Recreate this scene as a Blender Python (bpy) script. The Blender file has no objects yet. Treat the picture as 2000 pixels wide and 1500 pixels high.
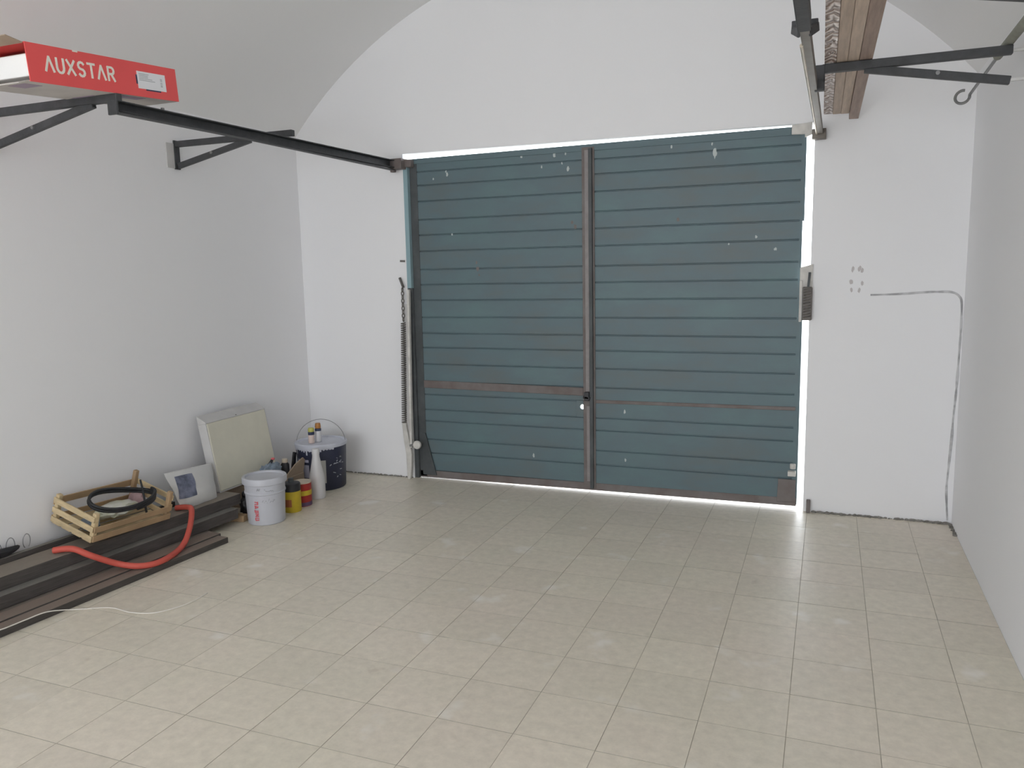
import bpy, bmesh, math, random
from mathutils import Vector, Matrix, noise
random.seed(7)
sc = bpy.context.scene
col = sc.collection

# ------------------------------------------------------------------ camera
cam_d = bpy.data.cameras.new('camera')
cam_d.sensor_width = 36.0
cam_d.lens = 1560.36 / 2000 * 36.0
cam_d.clip_start = 0.05
cam = bpy.data.objects.new('camera', cam_d)
col.objects.link(cam)
RIGHT = Vector((0.93011574, 0.36671857, -0.02005469))
DOWN = Vector((0.03328539, -0.13855123, -0.98979576))
FWD = Vector((-0.36575509, 0.91995709, -0.14107505))
mw = Matrix.Identity(4)
for i in range(3):
    mw[i][0] = RIGHT[i]; mw[i][1] = -DOWN[i]; mw[i][2] = -FWD[i]
mw[2][3] = 1.6
cam.matrix_world = mw
sc.camera = cam

# ------------------------------------------------------------------ light
world = bpy.data.worlds.new('sky')
sc.world = world
world.use_nodes = True
bg = world.node_tree.nodes['Background']
bg.inputs[0].default_value = (0.91, 0.95, 1.0, 1)
bg.inputs[1].default_value = 6.8

sun_d = bpy.data.lights.new('sun', 'SUN')
sun_d.energy = 4.0
sun_d.angle = math.radians(0.6)
sun_d.color = (1.0, 0.95, 0.87)
sun = bpy.data.objects.new('sun', sun_d)
col.objects.link(sun)
sun.rotation_euler = Vector((-0.62, -0.42, -1.0)).to_track_quat('-Z', 'Y').to_euler()

day_d = bpy.data.lights.new('daylight_through_rear_doorway', 'AREA')
day_d.shape = 'RECTANGLE'
day_d.size = 3.4
day_d.size_y = 2.45
day_d.energy = 1.0
day_d.cycles.is_portal = True
day_d.color = (1.0, 0.985, 0.965)
day = bpy.data.objects.new('daylight_through_rear_doorway', day_d)
col.objects.link(day)
day.location = (-1.6, -4.55, 1.225)
day.rotation_euler = (math.radians(90), 0, 0)

sc.view_settings.view_transform = 'Standard'
sc.view_settings.look = 'None'
sc.view_settings.gamma = 1.0
sc.view_settings.use_curve_mapping = False
sc.view_settings.exposure = 0.0
sc.cycles.max_bounces = 8
sc.cycles.diffuse_bounces = 7
sc.cycles.adaptive_threshold = 0.08

# ------------------------------------------------------------------ materials
def mat(name, color, rough=0.7, metal=0.0, var=0.0, var_scale=6.0, var_color=None,
        bump=0.0, bump_scale=80.0, spec=0.5, rnd=0.0, stretch=None, contrast=(0.35, 0.65)):
    m = bpy.data.materials.new(name)
    m.use_nodes = True
    nt = m.node_tree
    b = nt.nodes['Principled BSDF']
    b.inputs['Base Color'].default_value = (*color, 1)
    b.inputs['Roughness'].default_value = rough
    b.inputs['Metallic'].default_value = metal
    b.inputs['Specular IOR Level'].default_value = spec
    tc = nt.nodes.new('ShaderNodeTexCoord')
    mp = nt.nodes.new('ShaderNodeMapping')
    if stretch:
        mp.inputs['Scale'].default_value = stretch
    nt.links.new(tc.outputs['Object'], mp.inputs['Vector'])
    out = None
    if var > 0:
        n = nt.nodes.new('ShaderNodeTexNoise')
        n.inputs['Scale'].default_value = var_scale
        n.inputs['Detail'].default_value = 3
        n.inputs['Roughness'].default_value = 0.6
        nt.links.new(mp.outputs[0], n.inputs['Vector'])
        r = nt.nodes.new('ShaderNodeValToRGB')
        r.color_ramp.elements[0].position = contrast[0]
        r.color_ramp.elements[1].position = contrast[1]
        vc = var_color or tuple(c * (1 - var) for c in color)
        r.color_ramp.elements[0].color = (*color, 1)
        r.color_ramp.elements[1].color = (*vc, 1)
        nt.links.new(n.outputs['Fac'], r.inputs[0])
        out = r.outputs[0]
    if rnd > 0:
        oi = nt.nodes.new('ShaderNodeObjectInfo')
        mr = nt.nodes.new('ShaderNodeMapRange')
        mr.inputs['To Min'].default_value = 1 - rnd
        mr.inputs['To Max'].default_value = 1 + rnd
        nt.links.new(oi.outputs['Random'], mr.inputs['Value'])
        mx = nt.nodes.new('ShaderNodeMix')
        mx.data_type = 'RGBA'; mx.blend_type = 'MULTIPLY'
        mx.inputs['Factor'].default_value = 1
        if out:
            nt.links.new(out, mx.inputs['A'])
        else:
            mx.inputs['A'].default_value = (*color, 1)
        nt.links.new(mr.outputs[0], mx.inputs['B'])
        out = mx.outputs['Result']
    if out:
        nt.links.new(out, b.inputs['Base Color'])
    if bump > 0:
        n2 = nt.nodes.new('ShaderNodeTexNoise')
        n2.inputs['Scale'].default_value = bump_scale
        n2.inputs['Detail'].default_value = 2
        nt.links.new(mp.outputs[0], n2.inputs['Vector'])
        bp = nt.nodes.new('ShaderNodeBump')
        bp.inputs['Strength'].default_value = bump
        bp.inputs['Distance'].default_value = 0.01
        nt.links.new(n2.outputs['Fac'], bp.inputs['Height'])
        nt.links.new(bp.outputs[0], b.inputs['Normal'])
    return m

def floor_mat():
    m = mat('floor_tile', (0.50, 0.455, 0.375), rough=0.42, spec=0.5)
    nt = m.node_tree
    b = nt.nodes['Principled BSDF']
    geo = nt.nodes.new('ShaderNodeNewGeometry')
    def nz(scale, detail=4, rough=0.6):
        n = nt.nodes.new('ShaderNodeTexNoise')
        n.inputs['Scale'].default_value = scale
        n.inputs['Detail'].default_value = detail
        n.inputs['Roughness'].default_value = rough
        nt.links.new(geo.outputs['Position'], n.inputs['Vector'])
        return n.outputs['Fac']
    def ramp(f, a, c, ca, cc):
        r = nt.nodes.new('ShaderNodeValToRGB')
        r.color_ramp.elements[0].position = a; r.color_ramp.elements[1].position = c
        r.color_ramp.elements[0].color = (*ca, 1); r.color_ramp.elements[1].color = (*cc, 1)
        nt.links.new(f, r.inputs[0]); return r.outputs[0]
    def mix(fac, a, b_, mode='MIX'):
        x = nt.nodes.new('ShaderNodeMix'); x.data_type = 'RGBA'; x.blend_type = mode
        for s, v in (('Factor', fac), ('A', a), ('B', b_)):
            if isinstance(v, (int, float)):
                x.inputs[s].default_value = v
            elif isinstance(v, tuple):
                x.inputs[s].default_value = (*v, 1)
            else:
                nt.links.new(v, x.inputs[s])
        return x.outputs['Result']
    base = ramp(nz(1.1), 0.36, 0.66, (0.735, 0.685, 0.570), (0.765, 0.690, 0.590))
    fine = ramp(nz(22, 5, 0.7), 0.3, 0.7, (0.88, 0.88, 0.87), (1.07, 1.07, 1.07))
    c = mix(1.0, base, fine, 'MULTIPLY')
    white = ramp(nz(4.2, 3, 0.5), 0.63, 0.74, (0, 0, 0), (1, 1, 1))
    c = mix(white, c, (0.84, 0.80, 0.73))
    dark = ramp(nz(7.5, 3, 0.5), 0.70, 0.78, (0, 0, 0), (0.55, 0.55, 0.55))
    c = mix(dark, c, (0.54, 0.47, 0.38))
    oi = nt.nodes.new('ShaderNodeObjectInfo')
    mr = nt.nodes.new('ShaderNodeMapRange')
    mr.inputs['To Min'].default_value = 0.965; mr.inputs['To Max'].default_value = 1.035
    nt.links.new(oi.outputs['Random'], mr.inputs['Value'])
    c = mix(1.0, c, mr.outputs[0], 'MULTIPLY')
    nt.links.new(c, b.inputs['Base Color'])
    b.inputs['Roughness'].default_value = 0.38
    return m

def dusty(name, side, top, rough=0.75, scale=9.0, grain=(14, 0.8, 14)):
    """board whose upward faces carry a layer of pale dust"""
    m = mat(name, side, rough, var=0.35, var_scale=scale, stretch=grain, bump=0.25, bump_scale=12)
    nt = m.node_tree
    b = nt.nodes['Principled BSDF']
    src = b.inputs['Base Color'].links[0].from_socket
    geo = nt.nodes.new('ShaderNodeNewGeometry')
    sp = nt.nodes.new('ShaderNodeSeparateXYZ')
    nt.links.new(geo.outputs['True Normal'], sp.inputs[0])
    mr = nt.nodes.new('ShaderNodeMapRange')
    mr.inputs['From Min'].default_value = 0.5; mr.inputs['From Max'].default_value = 0.9
    nt.links.new(sp.outputs['Z'], mr.inputs['Value'])
    x = nt.nodes.new('ShaderNodeMix'); x.data_type = 'RGBA'
    nt.links.new(mr.outputs[0], x.inputs['Factor'])
    nt.links.new(src, x.inputs['A'])
    x.inputs['B'].default_value = (*top, 1)
    nt.links.new(x.outputs['Result'], b.inputs['Base Color'])
    return m

M = {}
M['plaster'] = mat('white_plaster', (0.875, 0.875, 0.89), 0.9, bump=0.06, bump_scale=30, spec=0.2)
M['vault'] = mat('vault_plaster', (0.85, 0.85, 0.85), 0.9, bump=0.06, bump_scale=30, spec=0.2)
M['tile'] = floor_mat()
M['grout'] = mat('grout', (0.60, 0.55, 0.46), 0.95, var=0.3, var_scale=3)
M['concrete'] = mat('pale_concrete', (0.62, 0.60, 0.56), 0.9, var=0.1)
M['door_paint'] = mat('blue_green_paint', (0.112, 0.168, 0.188), 0.5, var=0.0, bump=0.05, bump_scale=60)
def door_mat():
    m = mat('blue_green_painted_sheet', (0.155, 0.230, 0.252), 0.48, bump=0.06, bump_scale=30)
    nt = m.node_tree; b = nt.nodes['Principled BSDF']
    geo = nt.nodes.new('ShaderNodeNewGeometry')
    mp = nt.nodes.new('ShaderNodeMapping'); mp.inputs['Scale'].default_value = (1.2, 1, 3.0)
    nt.links.new(geo.outputs['Position'], mp.inputs['Vector'])
    n = nt.nodes.new('ShaderNodeTexNoise'); n.inputs['Scale'].default_value = 1.6; n.inputs['Detail'].default_value = 8
    n.inputs['Roughness'].default_value = 0.65
    nt.links.new(mp.outputs[0], n.inputs['Vector'])
    r = nt.nodes.new('ShaderNodeValToRGB')
    e = r.color_ramp.elements
    e[0].position = 0.30; e[0].color = (0.118, 0.192, 0.205, 1)
    e[1].position = 0.72; e[1].color = (0.125, 0.155, 0.160, 1)
    k = e.new(0.5); k.color = (0.112, 0.166, 0.188, 1)
    nt.links.new(n.outputs['Fac'], r.inputs[0])
    nt.links.new(r.outputs[0], b.inputs['Base Color'])
    return m
M['door'] = door_mat()
M['door_brown'] = mat('worn_brown_grey_paint', (0.19, 0.17, 0.165), 0.6, var=0.3, var_scale=8, var_color=(0.15, 0.12, 0.11))
M['door_strip'] = mat('bare_grey_strip', (0.30, 0.275, 0.27), 0.5, var=0.2, var_scale=12)
M['door_dark'] = mat('dark_grey_steel', (0.085, 0.095, 0.10), 0.6, var=0.3, var_scale=8)
M['teal'] = mat('pale_teal_paint', (0.27, 0.40, 0.44), 0.5)
M['iron'] = mat('dark_painted_iron', (0.060, 0.062, 0.066), 0.55, var=0.3, var_scale=20, bump=0.1)
M['tan_steel'] = mat('worn_tan_steel', (0.20, 0.18, 0.155), 0.45, metal=0.2, var=0.4, var_scale=10, var_color=(0.16, 0.14, 0.12))
M['edge_highlight'] = mat('painted_tan_highlight', (0.70, 0.62, 0.50), 0.3, metal=0.5, var=0.2, var_scale=6)  # pale tan standing in for the highlight along the rail edge
M['white_paint'] = mat('chipped_white_paint', (0.72, 0.70, 0.66), 0.6, var=0.2, var_scale=15)
M['cream_paint'] = mat('cream_metal_paint', (0.74, 0.715, 0.60), 0.55, var=0.08, var_scale=5)
M['grey_paint'] = mat('pale_grey_rim', (0.62, 0.61, 0.60), 0.6, var=0.1, var_scale=8)
M['spring'] = mat('grey_spring_steel', (0.20, 0.185, 0.17), 0.5, metal=0.4, var=0.3, var_scale=20)
M['red_print'] = mat('red_printed_card', (0.88, 0.105, 0.105), 0.5, var=0.06, var_scale=4)
M['white_print'] = mat('off_white_print', (0.85, 0.82, 0.74), 0.6)
M['card'] = mat('brown_card', (0.40, 0.31, 0.23), 0.85, var=0.12, var_scale=6)
M['card_pale'] = mat('pale_card_underside', (0.60, 0.56, 0.53), 0.85, var=0.15, var_scale=5)
M['foam'] = mat('white_foam', (0.95, 0.95, 0.94), 0.8, bump=0.1, bump_scale=120)
M['navy_print'] = mat('navy_print', (0.035, 0.045, 0.10), 0.5)
M['grey_print'] = mat('grey_print', (0.40, 0.41, 0.44), 0.6)
M['purple_print'] = mat('faded_purple_print', (0.36, 0.28, 0.36), 0.7)
M['label'] = mat('white_sticker', (0.86, 0.87, 0.90), 0.5)
M['plank_dark'] = mat('dark_sawn_wood', (0.44, 0.335, 0.285), 0.7, var=0.25, var_scale=5, stretch=(10, 0.7, 10), bump=0.15, bump_scale=10)
M['plank'] = mat('sawn_wood', (0.60, 0.48, 0.39), 0.7, var=0.25, var_scale=5, stretch=(10, 0.7, 10), bump=0.15, bump_scale=10, rnd=0.12)
M['plank_end'] = mat('red_brown_end_grain', (0.20, 0.10, 0.09), 0.8, var=0.2, var_scale=30)
def varnish_mat():
    """varnished wood: chevron glints painted into the colour, with ripple bump"""
    m = mat('varnished_wood_painted_glints', (0.36, 0.25, 0.19), 0.25, spec=0.8)
    nt = m.node_tree; b = nt.nodes['Principled BSDF']
    tc = nt.nodes.new('ShaderNodeTexCoord')
    sp = nt.nodes.new('ShaderNodeSeparateXYZ'); nt.links.new(tc.outputs['Object'], sp.inputs[0])
    def mth(op, a, c=None):
        n = nt.nodes.new('ShaderNodeMath'); n.operation = op
        for k, v in enumerate((a, c)):
            if v is None: continue
            if isinstance(v, (int, float)): n.inputs[k].default_value = v
            else: nt.links.new(v, n.inputs[k])
        return n.outputs[0]
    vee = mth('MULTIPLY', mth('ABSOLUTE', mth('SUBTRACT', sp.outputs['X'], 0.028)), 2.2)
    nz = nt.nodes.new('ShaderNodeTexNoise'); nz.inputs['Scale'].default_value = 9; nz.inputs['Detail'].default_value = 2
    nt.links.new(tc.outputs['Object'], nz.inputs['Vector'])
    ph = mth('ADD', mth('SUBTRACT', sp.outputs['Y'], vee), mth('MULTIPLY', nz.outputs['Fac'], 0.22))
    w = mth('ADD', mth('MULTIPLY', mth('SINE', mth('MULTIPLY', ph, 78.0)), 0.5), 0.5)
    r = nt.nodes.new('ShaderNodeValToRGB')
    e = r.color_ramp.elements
    e[0].position = 0.35; e[0].color = (0.34, 0.24, 0.19, 1); e[1].position = 0.92; e[1].color = (0.88, 0.76, 0.70, 1)  # pale crest paints the glints on the glossy ripples over brown wood
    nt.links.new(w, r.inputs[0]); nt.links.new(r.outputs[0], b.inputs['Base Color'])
    bp = nt.nodes.new('ShaderNodeBump'); bp.inputs['Strength'].default_value = 0.6; bp.inputs['Distance'].default_value = 0.01
    nt.links.new(w, bp.inputs['Height']); nt.links.new(bp.outputs[0], b.inputs['Normal'])
    return m
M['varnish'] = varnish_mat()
M['beam'] = dusty('dark_beam', (0.095, 0.083, 0.077), (0.185, 0.175, 0.16))
M['beam_tan'] = dusty('dark_beam_tan_top', (0.098, 0.086, 0.079), (0.25, 0.215, 0.18))
M['board'] = dusty('grey_brown_board', (0.075, 0.070, 0.068), (0.185, 0.155, 0.132))
M['board_warm'] = dusty('brown_board', (0.085, 0.075, 0.068), (0.225, 0.175, 0.145))
M['pine'] = mat('pine_slat', (0.66, 0.52, 0.31), 0.7, var=0.25, var_scale=4, stretch=(3, 3, 12), rnd=0.10)
M['pine_dark'] = mat('brown_pine', (0.48, 0.33, 0.19), 0.7, var=0.25, var_scale=5)
M['hose'] = mat('red_orange_rubber', (0.62, 0.105, 0.075), 0.6, var=0.12, var_scale=8)
M['black'] = mat('black_rubber', (0.022, 0.023, 0.026), 0.6, var=0.3, var_scale=12)
M['black_plastic'] = mat('black_plastic', (0.030, 0.030, 0.035), 0.45, var=0.3, var_scale=9)
M['cord'] = mat('white_cord', (0.78, 0.74, 0.68), 0.7)
M['wire'] = mat('grey_wire', (0.25, 0.25, 0.26), 0.5)
M['bucket_white'] = mat('white_plastic', (0.56, 0.57, 0.62), 0.4, var=0.08, var_scale=6)
M['red_letter'] = mat('red_letter', (0.62, 0.13, 0.15), 0.5)
M['yellow'] = mat('yellow_label', (0.62, 0.46, 0.03), 0.5, var=0.15, var_scale=14)
M['can_red'] = mat('red_label', (0.42, 0.030, 0.025), 0.5, var=0.2, var_scale=14)
M['can_brown'] = mat('red_brown_patch', (0.34, 0.11, 0.04), 0.5)
M['can_lid'] = mat('pale_tan_lid', (0.58, 0.50, 0.40), 0.5)
M['purple_dark'] = mat('dark_purple_band', (0.10, 0.06, 0.12), 0.5)
M['bottle'] = mat('white_bottle_plastic', (0.66, 0.65, 0.66), 0.4)
M['navy'] = mat('navy_paint_bucket', (0.032, 0.038, 0.075), 0.45, var=0.25, var_scale=10)
M['lid'] = mat('pale_blue_grey_lid', (0.62, 0.64, 0.72), 0.5, var=0.1, var_scale=6)
M['paper_grey'] = mat('grey_label_paper', (0.50, 0.50, 0.48), 0.7)
M['lilac'] = mat('lilac_label', (0.45, 0.45, 0.56), 0.6)
M['cap_yellow'] = mat('yellow_green_cap', (0.52, 0.50, 0.13), 0.5)
M['cap_orange'] = mat('orange_brown_cap', (0.46, 0.20, 0.05), 0.5)
M['pink_pale'] = mat('pale_pink_label', (0.72, 0.58, 0.52), 0.5)
M['blue_cloth'] = mat('grey_blue_cloth', (0.27, 0.33, 0.40), 0.9, var=0.25, var_scale=9)
M['sack'] = mat('white_sack', (0.66, 0.66, 0.65), 0.6, var=0.08, var_scale=5, bump=0.15, bump_scale=14)
M['picture'] = mat('dark_blue_picture', (0.055, 0.065, 0.10), 0.4, var=0.8, var_scale=14, var_color=(0.22, 0.24, 0.33))
M['green_plastic'] = mat('pale_green_plastic', (0.60, 0.62, 0.44), 0.35, var=0.3, var_scale=12, var_color=(0.75, 0.74, 0.70))
M['pink_cloth'] = mat('pink_cloth', (0.52, 0.37, 0.38), 0.9, var=0.25, var_scale=12)
M['dirt'] = mat('grey_plaster_dirt', (0.30, 0.285, 0.26), 0.95, var=0.4, var_scale=20)
M['crack'] = mat('dark_grey_filler', (0.34, 0.34, 0.35), 0.95, var=0.6, var_scale=9, var_color=(0.62, 0.62, 0.63), contrast=(0.4, 0.6))
M['scar'] = mat('brownish_scar', (0.56, 0.53, 0.53), 0.95)
M['splat'] = mat('white_paint_splash', (0.50, 0.55, 0.54), 0.6)
M['wood_pole'] = mat('weathered_green_grey_wood', (0.33, 0.33, 0.28), 0.8, var=0.25, var_scale=8)
M['grey_metal'] = mat('dull_grey_metal', (0.26, 0.26, 0.26), 0.45, metal=0.4)

# ------------------------------------------------------------------ mesh helpers
class MB:
    def __init__(s):
        s.v = []; s.f = []; s.m = []
    def add(s, vs, fs, mi=0):
        o = len(s.v)
        s.v += [tuple(p) for p in vs]
        s.f += [tuple(i + o for i in f) for f in fs]
        s.m += [mi] * len(fs)
    def box(s, x0, x1, y0, y1, z0, z1, mi=0):
        s.add([(x0, y0, z0), (x1, y0, z0), (x1, y1, z0), (x0, y1, z0), (x0, y0, z1), (x1, y0, z1), (x1, y1, z1), (x0, y1, z1)],
              [(0, 3, 2, 1), (4, 5, 6, 7), (0, 1, 5, 4), (1, 2, 6, 5), (2, 3, 7, 6), (3, 0, 4, 7)], mi)
    def bar(s, p0, p1, w, h, up=(0, 0, 1), mi=0):
        p0 = Vector(p0); p1 = Vector(p1); d = (p1 - p0).normalized()
        sd = d.cross(Vector(up)).normalized(); u = sd.cross(d)
        vs = []
        for p in (p0, p1):
            for a, b in ((-1, -1), (1, -1), (1, 1), (-1, 1)):
                vs.append(p + sd * a * w / 2 + u * b * h / 2)
        s.add(vs, [(0, 1, 2, 3), (7, 6, 5, 4), (0, 4, 5, 1), (1, 5, 6, 2), (2, 6, 7, 3), (3, 7, 4, 0)], mi)
    def tube(s, pts, r, n=10, closed=False, mi=0):
        pts = [Vector(p) for p in pts]; N = len(pts)
        rs = r if isinstance(r, (list, tuple)) else [r] * N
        rings = []; prev = None
        for i in range(N):
            if closed:
                t = pts[(i + 1) % N] - pts[i - 1]
            else:
                t = pts[min(i + 1, N - 1)] - pts[max(i - 1, 0)]
            t.normalize()
            if prev is None:
                a = Vector((0, 0, 1)) if abs(t.z) < 0.9 else Vector((1, 0, 0))
                u = t.cross(a).normalized()
            else:
                u = (prev - t * prev.dot(t)).normalized()
            prev = u; w = t.cross(u)
            rings.append([pts[i] + (u * math.cos(2 * math.pi * k / n) + w * math.sin(2 * math.pi * k / n)) * rs[i] for k in range(n)])
        vs = [p for q in rings for p in q]; fs = []
        for i in range(N if closed else N - 1):
            j = (i + 1) % N
            for k in range(n):
                l = (k + 1) % n
                fs.append((i * n + k, i * n + l, j * n + l, j * n + k))
        if not closed:
            fs.append(tuple(range(n))[::-1]); fs.append(tuple((N - 1) * n + k for k in range(n)))
        s.add(vs, fs, mi)
    def lathe(s, prof, n=32, c=(0, 0, 0), mi=0, a0=0.0, a1=2 * math.pi):
        full = abs(a1 - a0 - 2 * math.pi) < 1e-6
        cnt = n if full else n + 1
        vs = []
        for r, z in prof:
            for k in range(cnt):
                a = a0 + (a1 - a0) * k / n
                vs.append((c[0] + r * math.cos(a), c[1] + r * math.sin(a), c[2] + z))
        fs = []
        for i in range(len(prof) - 1):
            for k in range(n):
                l = (k + 1) % cnt
                fs.append((i * cnt + k, i * cnt + l, (i + 1) * cnt + l, (i + 1) * cnt + k))
        s.add(vs, fs, mi)
        if full:
            if prof[0][0] > 1e-5: s.add([vs[k] for k in range(n)], [tuple(range(n))[::-1]], mi)
            if prof[-1][0] > 1e-5: s.add([vs[(len(prof) - 1) * cnt + k] for k in range(n)], [tuple(range(n))], mi)
    def prism(s, poly, d0, d1, axis='y', mi=0):
        """polygon in the other two axes extruded along axis"""
        def pt(a, b, d):
            return {'y': (a, d, b), 'x': (d, a, b), 'z': (a, b, d)}[axis]
        n = len(poly)
        vs = [pt(a, b, d0) for a, b in poly] + [pt(a, b, d1) for a, b in poly]
        s.add(vs, [tuple(range(n)), tuple(range(n, 2 * n))[::-1]] + [(i, i + n, (i + 1) % n + n, (i + 1) % n) for i in range(n)], mi)
    def blob(s, c, r, sub=3, amp=0.2, freq=3.0, seed=0, zmin=None, mi=0):
        bm = bmesh.new(); bmesh.ops.create_icosphere(bm, subdivisions=sub, radius=1)
        vs = []
        for v in bm.verts:
            d = v.co.normalized()
            k = 1 + amp * noise.noise(d * freq + Vector((seed, seed * 1.7, 3))) + amp * 0.5 * noise.noise(d * freq * 2.3 + Vector((seed, 1, 9)))
            p = Vector((c[0] + d.x * r[0] * k, c[1] + d.y * r[1] * k, c[2] + d.z * r[2] * k))
            if zmin is not None and p.z < zmin: p.z = zmin
            vs.append(p)
        fs = [tuple(v.index for v in f.verts) for f in bm.faces]
        bm.free(); s.add(vs, fs, mi)
    def build(s, name, mats, parent=None, smooth=False, bevel=0.0, loc=None, rot=None):
        me = bpy.data.meshes.new(name)
        me.from_pydata(s.v, [], s.f)
        for m in (mats if isinstance(mats, (list, tuple)) else [mats]):
            me.materials.append(m)
        for p, mi in zip(me.polygons, s.m):
            p.material_index = mi
        bm = bmesh.new(); bm.from_mesh(me)
        bmesh.ops.recalc_face_normals(bm, faces=bm.faces)
        bm.to_mesh(me); bm.free()
        o = bpy.data.objects.new(name, me); col.objects.link(o)
        if smooth:
            for p in me.polygons: p.use_smooth = True
            if isinstance(smooth, float):
                me.set_sharp_from_angle(angle=smooth)
            else:
                me.set_sharp_from_angle(angle=math.radians(40))
        if bevel:
            b = o.modifiers.new('bevel', 'BEVEL'); b.width = bevel; b.segments = 2; b.limit_method = 'ANGLE'
        if parent: o.parent = parent
        if loc is not None: o.location = loc
        if rot is not None: o.rotation_euler = rot
        return o

def tag(o, label, cat, group=None, kind=None):
    o['label'] = label; o['category'] = cat
    if group: o['group'] = group
    if kind: o['kind'] = kind
    return o
def empty(name, loc=(0, 0, 0), rot=(0, 0, 0)):
    o = bpy.data.objects.new(name, None); col.objects.link(o)
    o.empty_display_size = 0.1; o.location = loc; o.rotation_euler = rot
    return o
def thing(name, label, cat, loc=(0, 0, 0), rot=(0, 0, 0), group=None):
    return tag(empty(name, loc, rot), label, cat, group)
def structure(o, label=None):
    o['kind'] = 'structure'
    if label: o['label'] = label
    return o
def spline(pts, n=10):
    pts = [Vector(p) for p in pts]; out = []
    P = [pts[0]] + pts + [pts[-1]]
    for i in range(1, len(P) - 2):
        for k in range(n):
            t = k / n; a, b, c, d = P[i - 1], P[i], P[i + 1], P[i + 2]
            out.append(0.5 * ((2 * b) + (c - a) * t + (2 * a - 5 * b + 4 * c - d) * t * t + (3 * b - a - 3 * c + d) * t ** 3))
    out.append(pts[-1]); return out

XL, XR, YB, YR = -3.93, 0.745, 5.397, -4.5
WT = 0.07
ZS, ZC, RC, XC = 2.647, 0.62, 3.10, -1.5925
OX0, OX1, OZL, OZR = -2.985, -0.115, 2.470, 2.458      # door opening in the far wall

# ------------------------------------------------------------------ setting: walls, vault, floor
m = MB(); m.box(XL - 0.15, XL, YR, YB + WT, -0.05, ZS + 0.05); structure(m.build('wall_left', M['plaster']), 'white plastered long wall behind the crate and buckets')
m = MB(); m.box(XR, XR + 0.15, YR, YB + WT, -0.05, ZS + 0.05); structure(m.build('wall_right', M['plaster']), 'white plastered wall on the narrow right side')

def arc(n=48, r=RC, x0=XL, x1=XR):
    a0 = math.atan2(ZS - ZC, x0 - XC); a1 = math.atan2(ZS - ZC, x1 - XC)
    return [(XC + r * math.cos(a0 + (a1 - a0) * k / n), ZC + r * math.sin(a0 + (a1 - a0) * k / n)) for k in range(n + 1)]
inner = arc(); outer = arc(r=RC + 0.12)
m = MB(); n = len(inner); vs = []
for y in (YR, YB + WT):
    vs += [(x, y, z) for x, z in inner] + [(x, y, z) for x, z in outer]
fs = []
for k in range(n - 1):
    fs.append((k, k + 1, 2 * n + k + 1, 2 * n + k))
    fs.append((n + k, n + k + 1, 3 * n + k + 1, 3 * n + k))
    fs.append((k, k + 1, n + k + 1, n + k)); fs.append((2 * n + k, 2 * n + k + 1, 3 * n + k + 1, 3 * n + k))
m.add(vs, fs)
structure(m.build('ceiling', M['vault'], smooth=True), 'white plastered barrel vault')

def end_wall(name, y0, y1, ox0, ox1, oz0, oz1, label):
    m = MB()
    m.prism([(XL - .1, -.05), (ox0, -.05), (ox0, oz0), (XL - .1, oz0)], y0, y1)
    m.prism([(ox1, -.05), (XR + .1, -.05), (XR + .1, oz1), (ox1, oz1)], y0, y1)
    top = [(XL - .1, oz0), (ox0, oz0), (ox1, oz1), (XR + .1, oz1), (XR + .1, ZS)] + [(x, z) for x, z in arc(r=RC + 0.03)][::-1] + [(XL - .1, ZS)]
    m.prism(top, y0, y1)
    return structure(m.build(name, M['plaster']), label)
wall_back = end_wall('wall_back', YB, YB + WT, OX0, OX1, OZL, OZR, 'white plastered end wall under the vault, around the garage door')
end_wall('wall_front', YR - 0.1, YR, -3.3, 0.1, 2.45, 2.45, 'white plastered rear end wall with an open doorway')

# floor: base slab, tiles (those in view as single tiles)
TS, GAP = 0.2955, 0.0018
m = MB(); m.box(XL - .1, XR + .1, YR, YB + WT, -0.12, -0.0018)
floor = structure(m.build('floor', M['grout']), 'beige tiled garage floor')
xs = []; x = -1.566
while x > XL: x -= TS
xs = [max(x, XL)]
while xs[-1] < XR - 1e-4:
    x += TS; xs.append(min(x, XR))
ys = []; y = 2.395
while y > YR: y -= TS
ys = [max(y, YR)]
while ys[-1] < YB + WT - 1e-4:
    y += TS; ys.append(min(y, YB + WT))
tile_cache = {}
rest = MB()
def tile_mesh(w, d):
    key = (round(w, 3), round(d, 3))
    if key not in tile_cache:
        m = MB(); c = 0.0004; hw, hd = w / 2, d / 2
        vs = []
        for z, q in ((-0.004, 0), (-0.0012, 0), (0.0, c)):
            vs += [(-hw + q, -hd + q, z), (hw - q, -hd + q, z), (hw - q, hd - q, z), (-hw + q, hd - q, z)]
        fs = [(0, 3, 2, 1), (8, 9, 10, 11)]
        for l in (0, 4):
            for k in range(4):
                fs.append((l + k, l + (k + 1) % 4, l + 4 + (k + 1) % 4, l + 4 + k))
        m.add(vs, fs)
        me = bpy.data.meshes.new('tile'); me.from_pydata(m.v, [], m.f); me.materials.append(M['tile']); me.materials.append(M['grout'])
        for p in me.polygons: p.material_index = 0 if p.index == 1 else 1
        tile_cache[key] = me
    return tile_cache[key]
for i in range(len(xs) - 1):
    for j in range(len(ys) - 1):
        w = xs[i + 1] - xs[i] - GAP; d = ys[j + 1] - ys[j] - GAP
        if w < 0.01 or d < 0.01: continue
        cx, cy = (xs[i] + xs[i + 1]) / 2, (ys[j] + ys[j + 1]) / 2
        if cy > 1.3:
            o = bpy.data.objects.new('tile', tile_mesh(w, d)); col.objects.link(o)
            o.parent = floor
            o.location = (cx, cy, random.uniform(-0.0006, 0.0004))
            o.rotation_euler = (random.uniform(-.0012, .0012), random.uniform(-.0012, .0012), 0)
        else:
            rest.box(cx - w / 2, cx + w / 2, cy - d / 2, cy + d / 2, -0.004, 0)
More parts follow.
